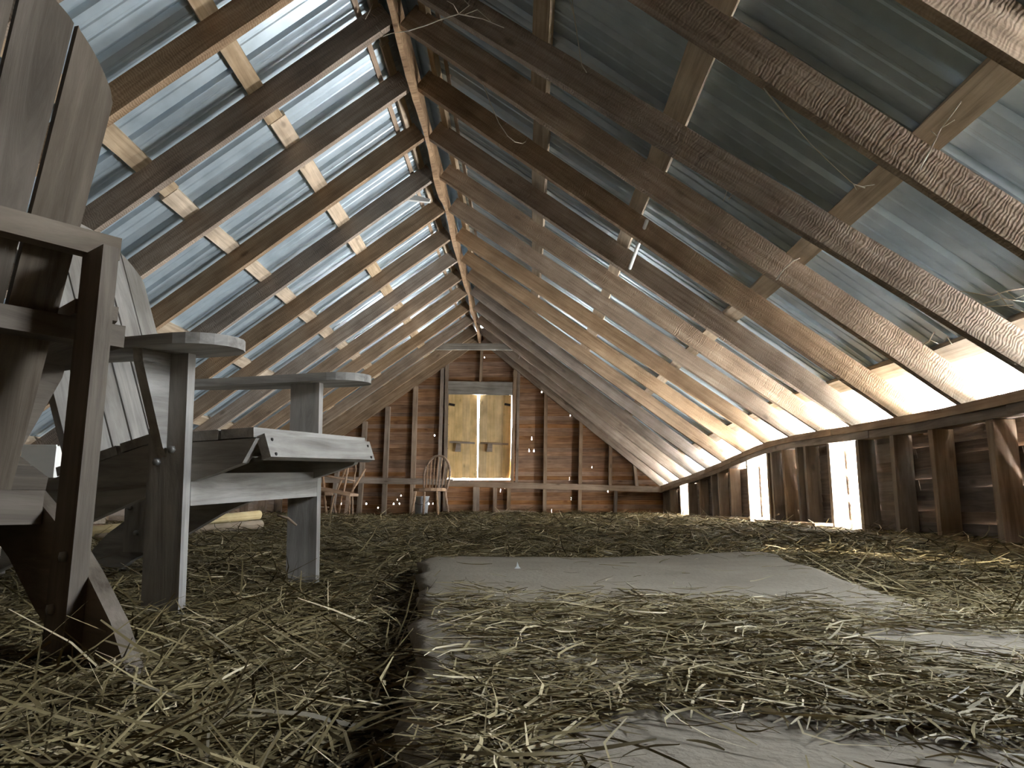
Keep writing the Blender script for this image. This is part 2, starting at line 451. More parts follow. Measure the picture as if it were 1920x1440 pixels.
# slot linings: the bright edge boards of the openings
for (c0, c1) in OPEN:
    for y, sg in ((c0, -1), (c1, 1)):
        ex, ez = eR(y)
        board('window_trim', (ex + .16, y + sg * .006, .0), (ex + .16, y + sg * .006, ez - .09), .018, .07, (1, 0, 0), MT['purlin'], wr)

# ------------------------------------------------------------------ left wall
wl = empty('wall_left'); wl['kind'] = 'structure'; wl['label'] = 'low side wall behind the chairs under the left eave'
for c0, c1 in ((YB, 3), (3, 7), (7, GY)): plate_strip('top_plate', -.095, 0, c0 + .003, c1 - .003, wl, -1)
for k in range(20):
    y = YB + .15 + .64 * k; ex, ez = eL(y)
    board('stud', (ex - .065, y, -.06), (ex - .065, y, ez - .0955), .042, SD, (1, 0, 0), MT['stud'], wl)
wall_rows(-1, wl, [], eL, 2.2)
# board closing the left eave
for c0, c1 in ((YB, 4.5), (4.5, GY)):
    a = eL(c0); b = eL(c1)
    board('eave_board', (a[0] - .12, c0, a[1] + .10), (b[0] - .12, c1, b[1] + .10), .02, .26, (0, 0, 1), MT['stud'], wl)

# ------------------------------------------------------------------ far gable
gf = empty('wall_front'); gf['kind'] = 'structure'; gf['label'] = 'far gable of red brown clapboards and studs around a double door'
DX0 = atY(841, 800, GY)[0]; DX1 = atY(960, 800, GY)[0]
DZ0 = atY(900, 899, GY)[2]; DZ1 = atY(900, 738, GY)[2]
HOLES = [(890 / 3.79 + 580, 740 / 3.79 + 620), (1244 / 3.79 + 580, 200 / 3.79 + 620), (766 / 3.79 + 580, 438 / 3.79 + 620), (600 / 3.79 + 580, 1212 / 3.79 + 620), (625, 941), (640, 941), (687, 940), (745, 938),
         (749, 941), (804, 942), (812, 942), (752, 929), (1015.6, 733), (997, 819), (992, 842), (1001, 844), (1069, 778), (1110, 878), (1149, 797), (709, 949), (1140, 923)]
HP = [atY(p[0], p[1], GY + .01) for p in HOLES]
row = 0; z = -.06
def roofx(zz, side):
    ex, ez = eR(10.9) if side > 0 else eL(10.9); rx, rz = ridge(10.9)
    zz = zz - .222
    return rx + (ex - rx) * (rz - zz) / (rz - ez)
GEX = .0605
while z < 2.99:
    xl = max(-3.72, roofx(z + .03, -1)); xr = min(2.2, roofx(z + .03, 1))
    if xr - xl > .04:
        iv = [(xl, xr)]; fills = []
        if DZ0 < z + GEX / 2 < DZ1: iv = [(xl, DX0), (DX1, xr)]
        for k, h in enumerate(HP):
            if z <= h[2] < z + GEX:
                niv = []; g = .004 if k % 3 else .0065
                for (p, q) in iv:
                    if p + .05 < h[0] < q - .05: niv += [(p, h[0] - g), (h[0] + g, q)]; fills.append((h[0] - g, h[0] + g))
                    else: niv.append((p, q))
                iv = niv
        for (p, q) in fills:
            board('knot_plug', (p, GY + .008, z + .052), (q, GY + .008, z + .052), .012, .042, (0, 0, 1), MT['siding'], gf)
        # butt joints
        cut = -.9 + 1.7 * math.sin(row * 2.4); niv = []
        for (p, q) in iv:
            if p + .3 < cut < q - .3 and q - p > 2.2: niv += [(p, cut), (cut, q)]
            else: niv.append((p, q))
        for (p, q) in niv:
            clap('siding_board', (p + .0005, GY + .008 + random.uniform(-.002, .002), z + .034), (q - .0005, GY + .008 + random.uniform(-.002, .002), z + .034), GEX + .012, (0, 1, 0), MT['siding'], gf, tilt=.0055)
    z += GEX; row += 1
def gstud(x0, y0, x1, y1, wpx, name='stud', depth=.09, mat='stud', Y=None):
    Y = Y or GY - depth / 2 - .012
    a = atY(x0, y0, Y - depth / 2); b = atY(x1, y1, Y - depth / 2)
    a[1] = Y; b[1] = Y
    board(name, b, a, wpx * Y / F, depth, (0, 1, 0), MT[mat], gf, seg=3, jit=.0012)
for s in ((634, 860, 620, 975, 7), (684, 790, 671, 978, 8), (727, 762, 718, 978, 8), (779, 724, 771, 978, 8), (829.5, 690, 821, 975, 6.5), (838, 680, 833, 975, 6), (966.5, 688, 959.5, 908, 6.5), (973, 692, 968.5, 908, 5), (1024, 730, 1021, 975, 6.5),
          (1090, 785, 1086.5, 975, 6.5), (1145, 830, 1144.5, 914, 6), (1155.5, 920, 1153.5, 975, 5.5), (1190, 868, 1195, 914, 5.5), (903.5, 640, 901, 716, 5), (893, 910, 892, 975, 11), (928.5, 910, 927, 975, 7), (954.5, 910, 953, 975, 6.5)):
    gstud(*s)
# girt, header
Yg = GY - .125
board('girt', atY(585, 899, Yg), atY(850, 904, Yg), .035, .088, (0, 0, 1), MT['stud'], gf, seg=5, jit=.002)
board('girt', atY(838, 906.5, Yg - .012), atY(1243, 918, Yg - .012), .04, .085, (0, 0, 1), MT['stud'], gf, seg=6, jit=.002)
board('header', atY(839, 727, GY - .07), atY(961, 729, GY - .07), .05, .20, (0, 0, 1), MT['grey'], gf, seg=3, jit=.001)

# ------------------------------------------------------------------ hay door in the gable
door = empty('door_1', (float((DX0 + DX1) / 2), GY, float(DZ0))); door['kind'] = 'structure'; door['label'] = 'pair of yellow pine plank doors with daylight between them'
Yd = GY + .005
def px2(px, py): p = atY(px, py, Yd); return p
for side, (xt0, xt1, xb0, xb1) in ((0, (839.5, 895.2, 839, 894.6)), (1, (899.8, 959.0, 896.0, 957.2))):
    leaf = empty('door_leaf', px2((xb0 + xb1) / 2, 893), parent=door)
    nbd = 4
    for k in range(nbd):
        f0 = k / nbd; f1 = (k + 1) / nbd
        q = [px2(xb0 + (xb1 - xb0) * f0, 897.2 + random.uniform(-1.2, .4)), px2(xb0 + (xb1 - xb0) * f1, 897.2 + random.uniform(-1.2, .4)), px2(xt0 + (xt1 - xt0) * f1, 737), px2(xt0 + (xt1 - xt0) * f0, 737)]
        c = q[0].copy()
        # local x runs up the plank so the grain does too
        M = Matrix(((0, 0, 1, c[0]), (0, 1, 0, Yd + random.uniform(-.002, .002)), (1, 0, 0, c[2]), (0, 0, 0, 1)))
        poly = [(p[2] - c[2], p[0] - c[0]) for p in q]
        g = .0; poly = [(poly[0][0], poly[0][1] + g), (poly[1][0], poly[1][1] - g), (poly[2][0], poly[2][1] - g), (poly[3][0], poly[3][1] + g)]
        prism('plank', poly, .02, M, MT['door'], leaf)
    board('batten', px2(xb0 + 5, 829 + 2 * side) - np.array([0, .022, 0]), px2(xb1 - 4, 831 + 2 * side) - np.array([0, .022, 0]), .02, .028, (0, 0, 1), MT['stud'], leaf)
    bx = 860 if side == 0 else 919
    prism('bar_bracket', [(-.05, -.06), (.035, -.06), (.035, .06), (-.03, .06)], .05, Matrix.Translation(Vector(px2(bx, 840) - np.array([0, .05, 0]))), MT['stud'], leaf)
    hx = 847 if side == 0 else 951
    board('hinge', px2(hx - 5, 758) - np.array([0, .02, 0]), px2(hx + 6, 760) - np.array([0, .02, 0]), .012, .035, (0, 0, 1), MT['iron'], leaf)

# ------------------------------------------------------------------ wall behind the camera
wb = empty('wall_back'); wb['kind'] = 'structure'; wb['label'] = 'closed gable wall of boards behind the viewer'
z = -.06
while z < 2.92:
    ry = 0.0; rx, rz = ridge(0); zz = z - .05
    xr = min(2.3, rx + (eR(0)[0] - rx) * (rz - zz + .15) / (rz - eR(0)[1])); xl = max(-3.75, rx + (eL(0)[0] - rx) * (rz - zz + .15) / (rz - eL(0)[1]))
    if xr - xl > .1: board('siding_board', (xl, YB - .01, z + .1), (xr, YB - .01, z + .1), .02, .205, (0, 0, 1), MT['siding'], wb)
    z += .2

# ------------------------------------------------------------------ portals in the real openings
gp, gn, _ = slope_pt(sum(GAP) / 2, 2.815, RD + .08, 1)
portal('daylight_roof_gap', gp, -gn, GAP[1] - GAP[0] + .1, .80)
portal('daylight_eave', (2.62, 5.65, .36), (-1, 0, .1), 10.7, .62)
for (c0, c1) in OPEN:
    ex, ez = eR((c0 + c1) / 2); portal('daylight_slot', (ex + .22, (c0 + c1) / 2, .33), (-1, 0, 0), c1 - c0 + .1, .75)
portal('daylight_door', (float((DX0 + DX1) / 2), GY + .12, float((DZ0 + DZ1) / 2)), (0, -1, 0), 1.2, 1.5)


# ------------------------------------------------------------------ adirondack chairs
def adirondack(origin, yaw, label, mat, n_slats=6, seed=1, roll=0., af=.045):
    R = random.Random(seed)
    root = empty('garden_chair', origin, yaw, roll=roll); tag(root, label, 'chair', 'slatted wooden garden chairs')
    W0 = world_of(root); T = .022
    def B(name, a, b, w, h, up, m=mat, par=root, seg=1, jit=.0007): return board(name, a, b, w, h, up, m, par, seg, jit, M0=W0)
    def Pr(name, poly, t, L, m=mat, par=root): return prism(name, poly, t, W0 @ L, m, par)
    TY = lambda y: Matrix.Translation((0, y, 0))
    rail_top = [(.150, .335), (-.12, .325), (-.34, .262), (-.48, .205), (-.58, .150), (-.67, .092), (-.73, .035), (-.748, -.01)]
    rail_bot = [(-.62, -.01), (-.58, .018), (-.50, .052), (-.41, .088), (-.28, .155), (-.12, .215), (.06, .265), (.12, .285)]
    for s in (-1, 1):
        leg = B('front_leg', (-.045, s * .269, -.045), (-.045, s * .269, .515), T, .09, (1, 0, 0))
        rl = Pr('rear_leg', rail_top + rail_bot, T, TY(s * .2465))
        post = B('rear_post', (-.555, s * .224, .045), (-.555, s * .224, .605), T, .072, (1, 0, 0))
        for (bx, bz) in ((-.065, .29), (-.03, .315)):
            b = tube('bolt', [(bx, s * .279, bz), (bx, s * .286, bz), (bx, s * .289, bz)], [.0085, .0085, .006], MT['bolt'], leg, 6, W0)
        for (bx, bz) in ((-.545, .10), (-.57, .17)):
            tube('bolt', [(bx, s * .214, bz), (bx, s * .206, bz)], [.008, .007], MT['bolt'], post, 6, W0)
        # arm: plan outline in xy
        pts = []
        n = 10
        for k in range(n + 1):
            a = -math.pi / 2 + math.pi * k / n; pts.append((af + .085 * math.cos(a), .30 + .085 * math.sin(a)))
        pts += [(-.18, .365), (-.33, .33), (-.44, .29), (-.52, .27), (-.52, .21), (-.44, .215), (-.30, .225), (-.10, .22)]
        Marm = Matrix(((1, 0, 0, 0), (0, 0, s, 0), (0, 1, 0, .526), (0, 0, 0, 1)))
        arm = Pr('armrest', pts, T, Marm)
        # bracket out from the leg under the arm
        Mb = Matrix(((0, 1, 0, -.055), (s, 0, 0, s * .28), (0, 0, 1, 0), (0, 0, 0, 1)))
        Pr('arm_bracket', [(0, .515), (.082, .515), (.078, .49), (.012, .32), (0, .30)], T, Mb)
    B('apron', (-.011, -.257, .232), (-.011, .257, .232), T, .066, (0, 0, 1))
    B('back_rail', (-.480, -.290, .497), (-.480, .290, .497), .045, .034, (0, 0, 1))
    B('back_rail', (-.523, -.258, .622), (-.523, .258, .622), .03, .034, (0, 0, 1))
    B('back_rail', (-.395, -.233, .235), (-.395, .233, .235), .03, .05, (0, 0, 1))
    # back slats fanning out of the seat
    rec = math.radians(20)
    O = Vector((-.362, 0, .262)); vd = Vector((-math.sin(rec), 0, math.cos(rec))); nd = Vector((math.cos(rec), 0, math.sin(rec)))
    Ms = Matrix.Identity(4)
    for i in range(3): Ms[i][0] = vd[i]; Ms[i][1] = nd[i]; Ms[i][2] = (0, 1, 0)[i]; Ms[i][3] = O[i]
    c = (n_slats - 1) / 2
    top = lambda u: .48 + math.sqrt(max(.0, .235 ** 2 - (u * .98) ** 2)) + .02
    for k in range(n_slats):
        q = k - c
        b0, b1 = (q - .5) * .068, (q + .5) * .068; t0, t1 = (q - .5) * .0725, (q + .5) * .0725
        g = .003; poly = [(0, b0 + g)]
        mid = .50
        lo = lambda v, e0, e1: e0 + (e1 - e0) * v / .75
        # outline up one edge, over the curved top, down the other
        def edge(v, e0, e1, sg): return (v, lo(v, e0, e1) + sg * g)
        va = top(lo(.6, b0, t0)); vb = top(lo(.6, b1, t1))
        poly = [edge(-.03, b0, t0, 1), edge(va, b0, t0, 1)]
        for w in range(1, 14):
            u = t0 + g + (t1 - t0 - 2 * g) * w / 14; u *= .98
            poly.append((top(u), u))
        poly += [edge(vb, b1, t1, -1), edge(-.03, b1, t1, -1)]
        Pr('back_slat', poly, .018, Ms @ Matrix.Translation((0, R.uniform(-.001, .001), 0)))
    # seat slats along the curved rails
    xs = [p[0] for p in rail_top][::-1]; zs = [p[1] for p in rail_top][::-1]
    for k in range(6):
        x = .105 - .083 * k; z = float(np.interp(x, xs, zs)); z2 = float(np.interp(x - .03, xs, zs)); z1 = float(np.interp(x + .03, xs, zs))
        sl = math.atan2(z1 - z2, .06)
        hw = .2565
        B('seat_slat', (x, -hw, z + .0125), (x, hw, z + .0125), .076, .02, (-math.sin(sl), 0, math.cos(sl)))
    sf = B('seat_front', (.160, -.245, .318), (.160, .245, .318), .02, .052, (-.35, 0, 1))
    for y in (-.225, .225):
        for dz in (-.015, .015):
            x = .1715 - .35 * dz
            tube('screw', [(x - .004, y, .318 + dz), (x + .0015, y, .318 + dz)], .0035, MT['iron'], sf, 6, W0)
    return root


pn = atY(372, 678, 1.51); pf = atY(606, 728, 2.03)
dv = pf - pn; yaw_far = math.atan2(dv[1], dv[0]) - math.pi / 2
far_o = Vector(pn + dv * (.258 / .538)); far_o.z = .036; far_o.x += .012
adirondack(far_o, yaw_far, 'weathered grey slatted garden chair facing the right wall, its seat front toward us', MT['chair'], seed=3, roll=.05)
yaw_near = math.radians(142)
foot = atZ(262, 1300, .0)
near_o = Vector((foot[0], foot[1], 0)) - Matrix.Rotation(yaw_near, 3, 'Z') @ Vector((-.74, -.2465, 0)); near_o.z = -.016
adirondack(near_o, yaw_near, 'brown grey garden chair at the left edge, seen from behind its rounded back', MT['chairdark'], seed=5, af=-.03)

# ------------------------------------------------------------------ bow-back chair by the gable and what is around it
def bow_chair(base, h):
    root = empty('bow_back_chair', base); tag(root, 'wooden bow-back spindle chair standing against the gable beside the door', 'chair')
    W0 = world_of(root)
    s = h
    # seat: rounded slab
    pts = [(.235 * math.cos(a) * (1.0 if math.sin(a) < 0 else .92), .21 * math.sin(a)) for a in np.linspace(0, 2 * math.pi, 18)[:-1]]
    M = W0 @ Matrix(((1, 0, 0, 0), (0, 0, 1, 0), (0, 1, 0, .36), (0, 0, 0, 1)))
    prism('seat', pts, .04, M, MT['spindle'], root)
    for (x, y, dx, dy) in ((-.15, -.13, -.05, -.05), (.16, -.13, .06, -.05), (-.15, .12, -.05, .06), (.16, .12, .05, .06)):
        P = [Vector((x + dx * t, y + dy * t, .35 - .42 * t)) for t in (0, .2, .32, .4, .55, .7, 1)]
        tube('leg', P, [.012, .017, .021, .013, .019, .015, .011], MT['spindle'], root, 8, W0)
    # back: bow and spindles, turned a little
    bow = []
    hw = .20; top = .92; y0 = .15
    for k in range(21):
        a = math.pi * k / 20
        x = hw * math.cos(a) * (1 if a > .0 else 1); zz = .56 + .28 * math.sin(a)
        bow.append((x, y0 + .10 * (zz - .38) / .5, zz))
    bow = [(hw * .88, y0, .37), (hw * .97, y0 + .03, .5)] + bow + [(-hw * .97, y0 + .03, .5), (-hw * .88, y0, .37)]
    tube('bow', bow, .016, MT['spindle'], root, 8, W0)
    for k in range(7):
        q = (k - 3) / 3.5
        xb = q * .165; xt = q * .19; zt = .56 + .28 * math.sqrt(max(0, 1 - (xt / hw) ** 2))
        P = [(xb, y0, .37), ((xb + xt) / 2, y0 + .05 * (zt - .38) / .5, (.37 + zt) / 2), (xt, y0 + .1 * (zt - .38) / .5, zt)]
        tube('spindle', P, [.009, .0105, .008], MT['spindle'], root, 6, W0)
    return root


cb = atY(806, 966, 9.9)
oc = bow_chair((float(cb[0]), 9.9, float(cb[2]) - .02), .8); oc.matrix_basis = oc.matrix_basis @ Matrix.Rotation(math.radians(-20), 4, 'Z')

# bucket under it
pb = atY(790, 962, 10.25)
bk = empty('bucket', (float(pb[0]), 10.25, float(pb[2]) - .02)); tag(bk, 'dented grey white bucket standing under the bow-back chair', 'bucket')
W0 = world_of(bk)
n = 20; vs = []; fs = []
prof = [(.0, .0), (.085, .0), (.105, .24), (.112, .24), (.112, .252), (.100, .252), (.082, .01), (0, .01)]
for (r, z) in prof:
    for k in range(n): vs.append((r * math.cos(2 * math.pi * k / n), r * math.sin(2 * math.pi * k / n), z))
for i in range(len(prof) - 1):
    for k in range(n): fs.append((i * n + k, i * n + (k + 1) % n, (i + 1) * n + (k + 1) % n, (i + 1) * n + k))
new_obj('bucket_body', vs, fs, MT['bucket'], bk, W0, smooth=True)
tube('bail', [(.112 * math.cos(a), -.11 * math.sin(a) - .0, .235 - .10 * math.sin(a)) for a in np.linspace(0, math.pi, 12)], .003, MT['iron'], bk, 6, W0)

# heap of broken spindle chairs in the corner
def pxt(name, pts, rad, root, Y, mat='spindle'):
    P = [Vector(atY(p[0], p[1], Y + (p[2] if len(p) > 2 else 0))) for p in pts]
    if len(P) == 2:
        a, b = P; P = [a.lerp(b, t) for t in (0, .2, .3, .38, .6, .8, 1)]
        rad = [rad * k for k in (.8, 1.0, 1.35, .8, 1.2, 1.0, .75)]
    return tube(name, P, rad, MT[mat], root, 7)
ja = empty('broken_chair', Vector(atY(640, 968, 9.6))); tag(ja, 'broken chair turned over with its tilted seat plank and legs in the air', 'chair')
board('seat', atY(590, 914, 9.55), atY(664.5, 928, 9.5), .34, .036, (0, 0, 1), MT['spindle'], ja, seg=3, jit=.002)
for q in (((640.5, 928, -.1), (633.5, 971, -.12)), ((655.7, 931, -.1), (654, 971, -.1)), ((660.6, 931, .1), (660.6, 971, .12)), ((626.6, 927, .1), (617, 973, .12))): pxt('leg', q, .014, ja, 9.55)
for q in (((653.2, 872, -.1), (644.5, 922, -.1)), ((650, 874, .1), (632.5, 920, .1)), ((685, 879, .08), (658, 924, .05))): pxt('back_post', q, .014, ja, 9.55)
pxt('stretcher', ((604, 891, .02), (666, 902, .0)), .013, ja, 9.6)
jb = empty('broken_chair', Vector(atY(610, 972, 9.9))); tag(jb, 'second broken spindle chair, half hidden behind the grey garden chair', 'chair')
board('seat', atY(560, 927, 9.95), atY(617, 926, 9.9), .32, .04, (0, 0, 1), MT['spindle'], jb, seg=2, jit=.002)
for q in (((604.5, 884, -.1), (608, 918, -.1)), ((608, 929, -.1), (613, 975, -.1)), ((625.5, 944, .1), (631.5, 973, .1)), ((565, 930, .1), (562, 975, .1)), ((572, 930, -.1), (573, 975, -.1))): pxt('leg', q, .017, jb, 9.9)
pxt('stretcher', ((560, 951, 0), (617, 951, 0)), .012, jb, 9.9)
sl = tag(prism('wood_offcut', [(-.02, 0), (.02, .02), (.03, .30), (-.012, .31)], .012, Matrix.Translation(Vector(atY(647.5, 970, 9.35))) @ Matrix.Rotation(.06, 4, 'Y'), MT['spindle']), 'short pale strip of wood standing among the legs of the broken chairs', 'offcut')
tw = tag(tube('stick', [Vector(atY(*p, 9.7)) for p in ((667.5, 860), (666, 870), (667.5, 880), (665, 893), (663.5, 905), (662, 925))], [.009, .010, .009, .011, .010, .008], MT['spindle'], None, 7), 'thin crooked stick poking up from the broken chairs', 'stick')

# rolled sheets on the hay behind the grey chair
def roll(name, a, b, r, mat, label):
    a = Vector(a); b = Vector(b)
    root = empty(name, a); tag(root, label, 'roll', 'rolls behind the chair')
    M, L = frame(a, b, (0, 0, 1))
    vs = []; fs = []; n = 40; turns = 2.2
    for i, x in enumerate(np.linspace(0, L, 5)):
        for k in range(n + 1):
            t = k / n; an = t * turns * 2 * math.pi; rr = r * (1 - .28 * t)
            vs.append((x, rr * math.cos(an), rr * math.sin(an)))
    for i in range(4):
        for k in range(n): fs.append((i * (n + 1) + k, i * (n + 1) + k + 1, (i + 1) * (n + 1) + k + 1, (i + 1) * (n + 1) + k))
    o = new_obj('sheet', vs, fs, MT[mat], root, M, smooth=True)
    md = o.modifiers.new('thick', 'SOLIDIFY'); md.thickness = .002
    tube('core', [a.lerp(b, .004), a.lerp(b, .996)], r * .70, MT[mat], root, 16)
    return root
roll('paper_roll', atY(486, 965.5, 4.7), atY(160, 998, 3.75), .030, 'roll', 'pale yellow roll lying on top behind the grey garden chair')
roll('paper_roll', atY(489, 984, 4.55), atY(180, 1012, 3.7), .031, 'roll2', 'dull tan roll lying in the hay below the yellow roll')

# white box by the left wall
bp_ = atY(78, 836, 4.35)
bx = empty('carton', (float(bp_[0]), 4.5, .05)); tag(bx, 'white carton against the left wall, seen past the brown grey chair', 'carton')
zt = float(bp_[2])
board('carton_body', (bp_[0] - .12, 4.5, (zt + .05) / 2), (atY(106, 836, 4.35)[0], 4.5, (zt + .05) / 2), .30, zt - .05, (0, 0, 1), MT['box'], bx)
board('carton_flap', (bp_[0] - .12, 4.352, zt + .003), (atY(106, 836, 4.35)[0], 4.352, zt + .001), .012, .012, (0, 0, 1), MT['box'], bx)
cx = float(atY(113, 840, 4.5)[0]) + .035
for k in range(3):
    tag(board('timber_offcut', (cx - .028 + .05, 4.46 + .02 * k, .075 + .078 * k), (cx + .25, 4.46 + .02 * k, .075 + .078 * k), .2, .074, (0, 0, 1), MT['siding' if k < 1 else 'purlin']),
        ('reddish timber offcut at the bottom of the stack beside the white carton', 'pale timber offcut in the middle of the stack beside the white carton', 'pale timber offcut on top of the stack beside the white carton')[k], 'offcut', 'offcuts beside the carton')

# pipe through the right rafters
tag(tube('pipe', [Vector(atY(1213, 414, 3.93)), Vector(atY(1181, 503, 4.60))], .0115, MT['white'], None, 12), 'short white plastic pipe stuck through the right rafters', 'pipe')

# pulley bracket hung near the ridge
hb = atY(782, 365, 5.55)
hk = empty('track_bracket', Vector(hb)); tag(hk, 'white metal bracket hanging on string from the left rafters by the ridge', 'bracket')
Yh = 5.55
prism('plate', [(-.115, -.045), (.105, -.07), (.112, -.045), (.03, -.022), (-.03, -.008), (-.115, -.012)], .03, Matrix.Translation(Vector(hb)), MT['white'], hk)
prism('arm', [(-.105, -.01), (.02, -.03), (.105, -.035), (.03, -.012), (-.05, .01)], .012, Matrix.Translation(Vector(hb) + Vector((0, .035, 0))), MT['bolt'], hk)
tube('hook', [Vector(atY(*p, Yh)) for p in ((762, 368), (758, 360), (760, 352), (764, 350), (766, 356), (763, 362), (767, 366), (771, 352))], .009, MT['white'], hk, 8)
prism('clip', [(-.012, -.01), (.02, -.012), (.024, .018), (.014, .012), (.0, .01), (-.008, .02)], .02, Matrix.Translation(Vector(atY(778, 360, Yh))), MT['white'], hk)
tube('string', [Vector(atY(*p, Yh)) for p in ((764, 351), (770, 342), (776, 330), (773, 342), (772, 352))], .0022, MT['web'], hk, 5)

# green painted strip on the far right rafters
tag(board('painted_strip', atY(1052, 690, 10.4), atY(1053, 722, 10.4), .016, .02, (0, 1, 0), MT['greenpaint']), 'small faded green strip on the last rafters right of the door', 'strip')

# loose planks
def plank(a, b, w, label, t=.02):
    return tag(board('loose_plank', a, b, w, t, (0, 0, 1), MT['plank'], None, seg=4, jit=.002), label, 'plank', 'loose planks on the hay')
plank(Vector(atZ(1296, 968, .113)), Vector(atZ(1420, 972.5, .108)), .14, 'long pale plank lying on the hay below the middle wall slot')
plank(Vector(atZ(1430, 977, .10)), Vector(atZ(1545, 984, .10)), .12, 'short pale plank lying on the floor in front of the nearest wall slot')
plank(Vector(atY(930, 958.5, 10.5)), Vector(atY(1006, 962, 10.5)), .10, 'short plank on the hay at the foot of the gable', .05)


# ------------------------------------------------------------------ carpet
near_l = [atZ(px, py, z) for px, py, z in ((790, 1046, .06), (786, 1095, .055), (793, 1140, .055), (778, 1190, .05), (772, 1240, .05), (766, 1310, .05), (754, 1400, .05), (746, 1440, .05))]
right_e = [atZ(px, py, z) for px, py, z in ((1452, 1040, .06), (1522, 1062, .058), (1605, 1087, .055), (1700, 1118, .05), (1790, 1150, .05))]
Lp = sorted([(p[1], p[0]) for p in near_l]); Rp = sorted([(p[1], p[0]) for p in right_e])
Lp = [(-.4, Lp[0][1] + .06)] + Lp; Rp = [(-.4, Rp[0][1] - .12)] + Rp
y1r = min(Lp[-1][0], Rp[-1][0]); Yfar = (Lp[-1][0] + Rp[-1][0]) / 2
def rug_x(y): return float(np.interp(y, [p[0] for p in Lp], [p[1] for p in Lp])), float(np.interp(y, [p[0] for p in Rp], [p[1] for p in Rp]))
def rug_z(x, y): return .058 + .006 * math.sin(3.1 * x + 1.7 * y) + .004 * math.sin(7 * y + x) + .012 * max(0, y - 1.6)
NU, NV = 46, 80
vs = []; fs = []
for j in range(NV + 1):
    v = j / NV
    for i in range(NU + 1):
        u = i / NU
        yf = Lp[-1][0] + (Rp[-1][0] - Lp[-1][0]) * u + .02 * math.sin(9 * u) + .01 * math.sin(23 * u)
        y = -.4 + (yf + .4) * v
        x0, x1 = rug_x(y); x0 += .008 * math.sin(17 * y) + .005 * math.sin(41 * y); x1 += .008 * math.sin(13 * y)
        x = x0 + (x1 - x0) * u
        ed = min(u, 1 - u) * (x1 - x0); z = rug_z(x, y) - .010 * math.exp(-ed / .03)
        vs.append((x, y, z))
for j in range(NV):
    for i in range(NU):
        a = j * (NU + 1) + i; fs.append((a, a + 1, a + NU + 2, a + NU + 1))
m, n, l, b = nodes_mat('worn grey brown carpet')
t = n.new('ShaderNodeTexCoord'); nz = n.new('ShaderNodeTexNoise'); nz.inputs['Scale'].default_value = 3.5; nz.inputs['Detail'].default_value = 8; nz.inputs['Roughness'].default_value = .7
l.new(t.outputs['Object'], nz.inputs[0]); r = n.new('ShaderNodeValToRGB'); r.color_ramp.elements[0].position = .3; r.color_ramp.elements[1].position = .7
r.color_ramp.elements[0].color = (.22, .185, .138, 1); r.color_ramp.elements[1].color = (.315, .27, .208, 1); l.new(nz.outputs[0], r.inputs[0]); l.new(r.outputs[0], b.inputs['Base Color'])
b.inputs['Roughness'].default_value = .95; b.inputs['Specular IOR Level'].default_value = .1
n3 = n.new('ShaderNodeTexNoise'); n3.inputs['Scale'].default_value = 90; n3.inputs['Detail'].default_value = 4; l.new(t.outputs['Object'], n3.inputs[0])
bp = n.new('ShaderNodeBump'); bp.inputs['Strength'].default_value = .5; bp.inputs['Distance'].default_value = .006; l.new(n3.outputs[0], bp.inputs['Height']); l.new(bp.outputs[0], b.inputs['Normal'])
rug = tag(new_obj('carpet', vs, fs, m, smooth=True), 'worn grey brown carpet strip on the hay, scattered with straw', 'carpet')
md = rug.modifiers.new('thick', 'SOLIDIFY'); md.thickness = .026; md.offset = -1

# ------------------------------------------------------------------ hay: a rumpled bed and loose stalks
gx = np.concatenate([np.linspace(-3.64, -1.5, 44), np.linspace(-1.45, 1.6, 130), np.linspace(1.65, 2.25, 16)])
gy = np.concatenate([np.linspace(-1.5, 0, 14)[:-1], np.linspace(0, 4, 180), np.linspace(4.05, GY - .02, 110)])
bumps = [(rng.uniform(-3.3, 2.2), rng.uniform(0, 10.8), rng.uniform(.1, .4), rng.uniform(-.012, .022)) for _ in range(260)]
BX = np.array(bumps)
def hay_h(x, y):
    t = np.clip((y - 1.2) / 4.5, 0, 1); t = t * t * (3 - 2 * t)
    z = .005 + .088 * t + .018 * np.sin(x * 2.1 + y * .9) * t + .008 * np.sin(y * 1.7 - x * 3.1)
    for (bx_, by_, br, bh) in BX: z = z + bh * np.exp(-((x - bx_) ** 2 + (y - by_) ** 2) / br ** 2) * (.5 + .5 * t)
    t2 = np.clip((y - 8.5) / 2.2, 0, 1); z = z + .02 * t2
    # swept thin along the right wall near the slots
    w = np.clip((x - 1.55) / .4, 0, 1) * np.clip(1 - (y - 7.2) / 1.0, 0, 1) * np.clip((y - 2.6) / 1.0, 0, 1); z = z * (1 - w) + .075 * w * 1.0
    # kept below the carpet
    xl = np.interp(y, [p[0] for p in Lp], [p[1] for p in Lp]); xr = np.interp(y, [p[0] for p in Rp], [p[1] for p in Rp])
    ins = np.clip((x - xl) / .06, 0, 1) * np.clip((xr - x) / .06, 0, 1) * np.clip((Yfar + .03 - y) / .08, 0, 1)
    z = z * (1 - ins) + np.minimum(z, .018) * ins
    # hollow beside the left edge of the carpet
    hl = np.exp(-((x - xl + .10) / .13) ** 2) * np.clip((2.7 - y) / .3, 0, 1); z = z - .022 * hl
    return z
X, Y = np.meshgrid(gx, gy); Z = hay_h(X, Y) + rng.normal(0, .0035, X.shape)
nv0 = X.size; hv = np.stack([X.ravel(), Y.ravel(), Z.ravel()], 1)
ny, nx = X.shape; ii = (np.arange(ny - 1)[:, None] * nx + np.arange(nx - 1)[None, :]).ravel()
hf = np.stack([ii, ii + 1, ii + nx + 1, ii + nx], 1)

